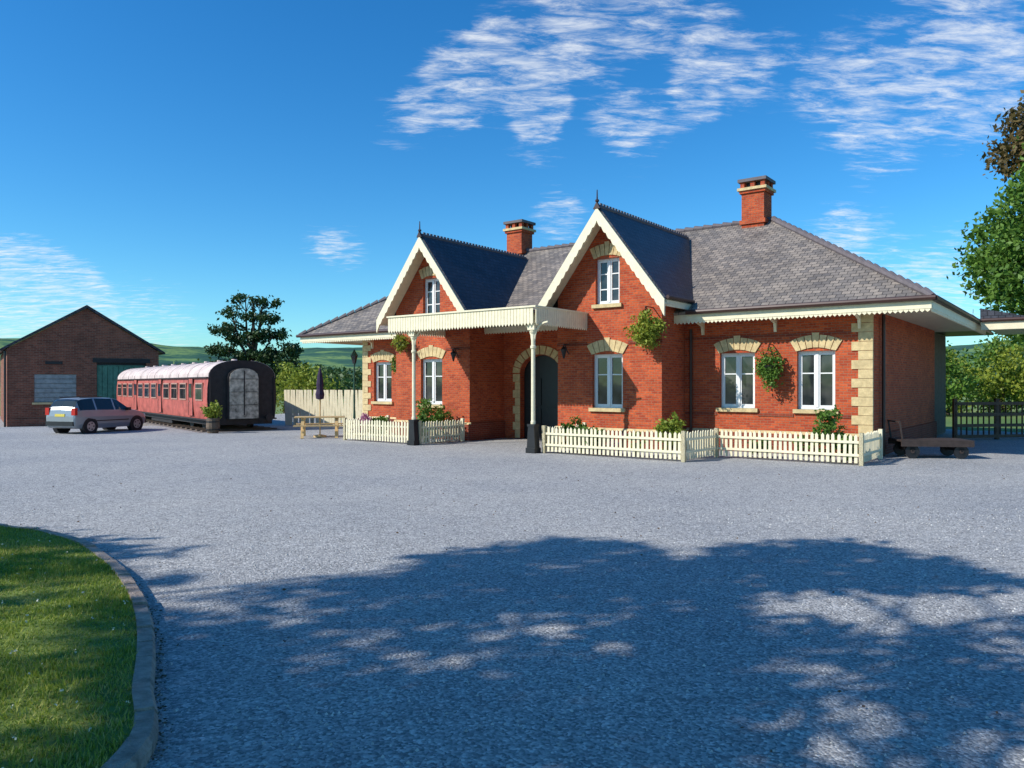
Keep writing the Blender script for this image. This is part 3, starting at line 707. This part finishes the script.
# ---------------- shed ----------------
shx=(7-512)/F*39.0; e=empty('brick_goods_shed',(shx,39.0,-.52),math.radians(35),1.28); mb=MB()
Wd=5.55; Dp=9; ez=3.1; ap=4.85
def col(x0,x1,z0):
    rz=lambda x: ez+(ap-ez)*(1-abs(x-Wd/2)/(Wd/2))
    pts=[(x0,z0),(x1,z0),(x1,rz(x1))]
    if x0<Wd/2<x1: pts.append((Wd/2,ap))
    pts.append((x0,rz(x0))); mb.prism(pts,'y',0,.3)
wA,wB=.92,2.4; dA,dB=3.15,5.05
col(0,wA,0);col(wA,wB,2.1);mb.box(wA,wB,0,.3,0,.95);col(wB,dA,0);col(dA,dB,2.75);col(dB,Wd,0)
mb.box(0,.3,.3,Dp,0,ez);mb.box(Wd-.3,Wd,.3,Dp,0,ez)
mb.box(0,dA,-.05,-.003,0,.3)
mb.build('walls',[M['shedbrick']],e)
mb=MB(); 
for sg in(-1,1):
    x0=Wd/2; x1=Wd/2+sg*(Wd/2+.2); zz=ap+.05-(ap-ez)/(Wd/2)*(Wd/2+.2)
    mb.prism([(x0,ap+.14),(x1,zz+.09),(x1,zz),(x0,ap+.02)],'y',-.12,Dp+.1)
mb.build('roof',[M['slate_shade']],e)
mb=MB(); mb.box(wA,wB,.06,.1,.95,2.1,0)
for i in range(6): mb.box(wA,wB,.03,.06,.97+i*.19,1.13+i*.19,0)
mb.box(wA-.08,wB+.08,-.05,.1,.87,.95,3)
mb.box(dA,dB,.1,.15,0,2.5,1)
for i in range(9): mb.box(dA+.02+i*.205,dA+.2+i*.205,.07,.1,.05,2.45,1)
mb.box(dA,dB,.12,.2,2.5,2.75,2); mb.box(dA-.15,dB+.15,-.03,.06,2.6,2.78,2)
mb.box(1.3,1.9,-.03,-.002,2.5,2.62,2)
for sg in(-1,1): mb.cyl((Wd/2+sg*(Wd/2+.2),-.15,3.05),(Wd/2+sg*(Wd/2+.2),Dp,3.05),.05,n=8,mi=2)
mb.cyl((-.07,-.05,0),(-.07,-.05,3.0),.04,n=8,mi=2)
mb.build('doors_and_shutter',[simple('grey_boards',(.30,.31,.30),.8,.3),simple('green_boards',(.09,.22,.15),.7,.3),M['dark'],M['stone']],e)

# ---------------- cream board fence + lamp ----------------
e=empty('board_fence',(0,0,0)); mb=MB()
a=Vector((-9.1,30.8,0));b_=Vector((-5.5,29.5,0)); Ln=(b_-a).length; n=int(Ln/.13)
d=(b_-a).normalized()
for i in range(n):
    p=a+d*(i*.13); mb.obox(p+Vector((0,0,.7+random.uniform(-.01,.01))),p+d*.12+Vector((0,0,.7)),.02,1.42)
for z in(.35,1.1): mb.obox(a+Vector((.03,.05,z)),b_+Vector((.03,.05,z)),.05,.08)
mb.build('boards',[M['cream']],e)
lx,ly=(-5.6,27.3); e=empty('lamp_post',(lx,ly,0)); mb=MB()
mb.lathe([(.09,0),(.09,.25),(.05,.3),(.035,.6),(.03,2.3),(.05,2.32),(.03,2.36)],(0,0,0),10,0); mb.obox((-.15,0,2.15),(.15,0,2.15),.02,.02)
mb.lathe([(.06,2.36),(.12,2.62),(.125,2.64)],(0,0,0),6,1); mb.lathe([(.14,2.64),(.05,2.78),(.02,2.86)],(0,0,0),6,0)
mb.build('lamp_column',[simple('green_paint',(.03,.09,.06),.4,.1),M['glass']],e)

# ---------------- picnic table + parasol ----------------
px,py=gp(320,437); e=empty('picnic_table',(px,py,0),math.radians(12)); mb=MB()
for i in range(5): mb.box(-.75,.75,-.33+i*.135,-.33+i*.135+.12,.60,.635)
for y in(-.68,.56): mb.box(-.75,.75,y,y+.13,.36,.395)
for x in(-.5,.5):
    mb.obox((x,-.62,0),(x,-.22,.60),.04,.09,up=(1,0,0)); mb.obox((x,.62,0),(x,.22,.60),.04,.09,up=(1,0,0)); mb.obox((x+.04,-.65,.32),(x+.04,.65,.32),.04,.08); mb.obox((x+.04,-.3,.56),(x+.04,.3,.56),.04,.07)
mb.build('table_and_benches',[M['wood']],e)
e=empty('parasol',(px,py,0)); mb=MB()
mb.cyl((0,0,0),(0,0,2.1),.02,n=8,mi=1); mb.lathe([(.2,0),(.2,.05),(.05,.08)],(0,0,0),12,1)
mb.lathe([(.03,1.15),(.12,1.18),(.14,1.32),(.10,1.48),(.11,1.63),(.07,1.93),(.015,2.14)],(0,0,0),9,0)
mb.build('closed_parasol',[simple('purple_fabric',(.035,.018,.05),.8,.2),M['wood']],e)

# ---------------- trees ----------------
tree('pine_tree',(-18.9,56,0),[(-.5,0,7.9,1.1,.9,.35),(.8,0,7.6,1.0,1.0,.35),(-1.5,0,6.9,1.1,1.1,.38),(.7,0,6.5,1.5,1.2,.4),(-1.9,0,5.7,1.2,1.2,.4),(1.6,0,5.3,1.3,1.2,.4),(-.4,0,5.0,1.5,1.4,.5),(2.2,0,4.1,1.4,1.4,.5),(-2.0,0,4.2,1.1,1.3,.45),(.4,0,3.5,1.8,1.5,.6),(2.6,0,2.9,1.4,1.5,.6),(-1.3,0,3.0,1.4,1.3,.6),(1.4,0,2.1,2.2,1.5,.8)],3.4,.3,430,26,.18,.13,M['leafd'],.25)
def treeline(name,items,mat,nc,lp,cr,ls):
    e=empty(name); leaves('foliage',crown(items,nc,lp,cr,.5),ls,mat,e)
    mb=MB()
    for b in items[::2]: mb.cyl((b[0],b[1],-.6),(b[0],b[1],b[2]),.2,.1,6)
    mb.build('trunks',[M['bark']],e)
it=[]
for i in range(46):
    Y=random.uniform(150,260); x=random.uniform(120,420); X=(x-512)/F*Y; h=random.uniform(2.5,5)*Y/150; it.append((X,Y,h*.5,random.uniform(4,9),3.5,h*.55))
treeline('distant_trees',it,M['leaffar'],1100,20,.9,.6)
it=[]
for i in range(5):
    x=289+i*7+random.uniform(-3,3); Y=random.uniform(44,50); hh_=random.uniform(.9,1.5); it.append(((x-512)/F*Y,Y,hh_,.9,.9,hh_+.25))
treeline('shrubbery',it,M['leafy'],200,26,.22,.11)
it=[];it2=[]
for i in range(12):
    x=935+i*17+random.uniform(-6,6); Y=random.uniform(38,50); h_=random.uniform(1.4,2.7); (it if i%3 else it2).append(((x-512)/F*Y,Y,h_,1.5,1.5,h_*.95))
treeline('hedgerow',it,M['leafy'],460,28,.28,.12); treeline('hedgerow_trees',it2,M['leaf'],260,28,.28,.12)
tree('broadleaf_tree',(23.9,32,0),[(.3,0,11.3,2.5,2.0,1.9),(-1.2,-.3,9.3,2.2,2,1.5),(-2.7,.2,7.6,2.0,2,1.5),(1.5,0,8.5,3,2.6,2.4),(-1.8,-.8,5.9,2.6,2.2,1.7),(1.5,0,5.2,3.2,2.5,1.8),(-3.2,.2,6.2,1.5,1.5,1.2),(-1.0,.3,4.4,2.6,2,1.2)],4,.3,1400,34,.30,.13,M['leaf'],.3)
tree('copper_beech_tree',(25.4,34.5,0),[(-1.2,0,13.2,2.0,1.6,1.6),(.4,0,14.5,1.8,1.6,1.4),(-2.2,0,11.9,1.5,1.4,1.1),(1.2,0,12,2.8,2,2)],8,.28,560,30,.28,.13,M['leafc'],.3)

dx,dy=-S.x/S.z,-S.y/S.z
bx_=[-400,0,70,140,190,215,250,300,350,430,470,500,560,640,690,760,820,860,920,1024,1500]
by_=[560,531,541,548,566,590,586,592,576,555,560,546,541,545,553,541,537,545,553,582,620]
holes=[(940,608,140,14),(780,598,60,9),(530,632,90,11),(650,655,60,8),(205,612,44,17),(300,618,50,9),(250,690,55,16),(420,662,50,10),(350,645,50,9),
(50,604,62,14),(40,650,90,26),(90,690,50,18),(20,700,60,22),(70,742,70,22),(600,594,50,5),(480,590,40,5),(560,692,45,6),(980,655,45,6),(820,634,45,5),(400,608,45,6)]
def mask(gx,gy):
    if gy<2.2: return True
    ix=512+F*gx/gy; iy=HY+F*H/gy
    if iy<np.interp(ix,bx_,by_): return False
    for a,b,c,d in holes:
        if ((ix-a)/c)**2+((iy-b)/d)**2<1: return False
    return True
crowns=[('shade_tree',(-14.5,1.5),(-13.5,1.6,7.4,4.8,5.0,3.0)),('shade_tree',(-6.5,-2.2),(-6.0,.6,7.6,4.8,5.0,3.0)),('shade_tree',(2.2,-4.0),(1.2,-.3,7.8,4.5,5.2,3.0))]
for nm,(tx,ty),(cx,cy,cz,rx,ry,rz) in crowns:
    P=[]
    tries=0
    while len(P)<620 and tries<14000:
        tries+=1
        d=rng.normal(size=3); d/=np.linalg.norm(d); r=rng.uniform(.1,1)**(1/3)
        p=np.array([cx+d[0]*rx*r,cy+d[1]*ry*r,cz+d[2]*rz*r])
        if p[1]>0 and (p[2]-H)<.54*p[1]+.3 and abs(p[0])<.72*p[1]+.8: continue
        g=(p[0]+dx*p[2],p[1]+dy*p[2])
        if mask(*g): P.append(p)
    P=np.array(P); e=empty(nm,(0,0,0))
    L_=np.repeat(P,30,axis=0)+rng.normal(size=(len(P)*30,3))*np.array([.15,.15,.10])
    leaves('foliage',L_,.10,M['leaf'],e,asp=.6)
    mb=MB(); top=Vector((cx,cy,cz))
    b0=Vector((tx,ty,-.1)); b1=Vector((tx+.1,ty,3.2)); mb.cyl(b0,b1,.28,.2,12); mb.cyl(b1,top,.2,.08,8)
    for q in P[::16]:
        t=random.uniform(.1,.9); mb.cyl(b1.lerp(top,t),Vector(q),.05,.012,5)
    mb.build('trunk_and_limbs',[M['bark']],e,True)

# ---------------- hills ----------------
mb=MB(); na=110; nd=18
az=[math.radians(-62+124*i/(na-1)) for i in range(na)]
def hz(a,k):
    h=70+8*math.sin(a*9+1)+5*math.sin(a*23)+2.5*math.sin(a*51+2)
    t=k/(nd-1); return -3+h*(t*t*(3-2*t))+ (2*math.sin(a*70+k)*t)
for k in range(nd):
    d=450+k*55
    for a in az: mb.v.append((math.sin(a)*d,math.cos(a)*d,hz(a,k)))
for k in range(nd-1):
    for i in range(na-1): mb.f.append([k*na+i,k*na+i+1,(k+1)*na+i+1,(k+1)*na+i]); mb.m.append(0)
m,nt,b=newmat('hill_woods_hazed'); tc=N(nt,'ShaderNodeTexCoord'); n=N(nt,'ShaderNodeTexNoise',i_Scale=.014,i_Detail=10.0,i_Roughness=.7); nt.links.new(tc.outputs['Object'],n.inputs['Vector'])
r=ramp(nt,n.outputs['Fac'],[(.38,(.035,.085,.08)),(.5,(.06,.14,.09)),(.58,(.19,.29,.11)),(.66,(.06,.13,.09))]); nt.links.new(r.outputs[0],b.inputs['Base Color']); b.inputs['Roughness'].default_value=1  # woods and fields, bluish distance haze put into the base colour
b.inputs['Specular IOR Level'].default_value=0
mb.build('hills',[m],None,True,recalc=False)

# ---------------- world, sun ----------------
w=bpy.data.worlds.new('World'); sc.world=w; w.use_nodes=True; nt=w.node_tree
bg=nt.nodes['Background']; 
sky=N(nt,'ShaderNodeTexSky'); sky.sky_type='NISHITA'; sky.sun_disc=False; sky.sun_elevation=EL; sky.sun_rotation=math.atan2(S.x,S.y)
sky.air_density=1.0; sky.dust_density=.3; sky.ozone_density=2.5
hsv=N(nt,'ShaderNodeHueSaturation',i_Saturation=1.35,i_Value=1.0); nt.links.new(sky.outputs[0],hsv.inputs['Color'])
skc=mix(nt,1.0,hsv.outputs[0],(.62,1.08,1.24),'MULTIPLY')
tc=N(nt,'ShaderNodeTexCoord')
sep=N(nt,'ShaderNodeSeparateXYZ'); nt.links.new(tc.outputs['Generated'],sep.inputs[0])
def mth(op,a,b=None):
    n=N(nt,'ShaderNodeMath',operation=op)
    for i,v in enumerate((a,b)):
        if v is None: continue
        if hasattr(v,'is_linked'): nt.links.new(v,n.inputs[i])
        else: n.inputs[i].default_value=v
    return n.outputs[0]
zz=mth('ADD',mth('MAXIMUM',sep.outputs[2],0.0),.12)
cmb=N(nt,'ShaderNodeCombineXYZ'); nt.links.new(mth('DIVIDE',sep.outputs[0],zz),cmb.inputs[0]); nt.links.new(mth('DIVIDE',sep.outputs[1],zz),cmb.inputs[1])
mp=N(nt,'ShaderNodeMapping'); mp.inputs['Rotation'].default_value=(0,0,math.radians(-40)); mp.inputs['Scale'].default_value=(1.0,2.6,1); nt.links.new(cmb.outputs[0],mp.inputs[0])
cn=N(nt,'ShaderNodeTexNoise',i_Scale=7.0,i_Detail=12.0,i_Roughness=.70,i_Distortion=.35); nt.links.new(mp.outputs[0],cn.inputs['Vector'])
blobs=[(400,125,.03,.55),(440,98,.04,.75),(480,75,.05,.85),(520,50,.045,.85),(555,70,.04,.6),(590,20,.05,.8),(620,25,.04,.7),(540,108,.03,1.2),(535,150,.03,.55),(620,115,.035,.85),(685,105,.03,.8),(720,75,.04,.7),(770,68,.035,.7),(830,75,.03,.5),(840,105,.04,.8),(880,98,.035,.8),(910,90,.035,.75),(880,150,.035,.75),(690,12,.05,.8),(850,50,.03,.5),(940,18,.05,.9),(965,115,.035,.8),(1010,90,.035,.75),(1015,15,.04,.7),(640,145,.03,.5),(20,310,.06,1.1),(0,325,.07,1.0),(345,249,.025,.75),(320,244,.02,.7),(560,215,.03,.9),(860,238,.035,.75),(830,236,.03,.6),(60,298,.04,.7),(140,340,.06,.8),(965,285,.06,.8),(920,290,.03,.7)]
tot=None
for x,y,wd,am in blobs:
    c=Vector(((x-512)/F,1,(HY-y)/F)).normalized()
    dn=N(nt,'ShaderNodeVectorMath',operation='DOT_PRODUCT'); nt.links.new(tc.outputs['Generated'],dn.inputs[0]); dn.inputs[1].default_value=c
    mr_=N(nt,'ShaderNodeMapRange',interpolation_type='SMOOTHSTEP'); mr_.inputs['From Min'].default_value=math.cos(wd*1.7); mr_.inputs['From Max'].default_value=1.0; mr_.inputs['To Max'].default_value=am
    nt.links.new(dn.outputs['Value'],mr_.inputs[0]); tot=mr_.outputs[0] if tot is None else mth('ADD',tot,mr_.outputs[0])
tot=mth('MINIMUM',tot,1.0)
v_=mth('ADD',mth('MULTIPLY',tot,.26),cn.outputs['Fac'])
cr=N(nt,'ShaderNodeMapRange'); cr.interpolation_type='SMOOTHSTEP'; cr.inputs['From Min'].default_value=.62; cr.inputs['From Max'].default_value=1.06; cr.inputs['To Max'].default_value=.9; nt.links.new(v_,cr.inputs[0])
fac=mth('MULTIPLY',cr.outputs[0],mth('MINIMUM',mth('MULTIPLY',tot,1.4),1.0))
c=mix(nt,fac,skc,(7.0,7.2,7.3))
nt.links.new(c,bg.inputs[0]); bg.inputs[1].default_value=.14
sun=bpy.data.lights.new('sun','SUN'); sun.energy=5.0; sun.angle=math.radians(.53); sun.color=(1,.95,.87)
so=bpy.data.objects.new('sun',sun); so.rotation_euler=S.to_track_quat('Z','Y').to_euler(); sc.collection.objects.link(so)
cam=bpy.data.cameras.new('camera'); cam.sensor_width=36; cam.lens=F/1024*36; cam.clip_end=20000; cam.clip_start=.05
co=bpy.data.objects.new('camera',cam); co.location=(0,0,H); co.rotation_euler=(math.radians(90),0,0); cam.shift_y=0.001
sc.collection.objects.link(co); sc.camera=co
sc.view_settings.view_transform='Standard'; sc.view_settings.look='None'; sc.view_settings.exposure=0
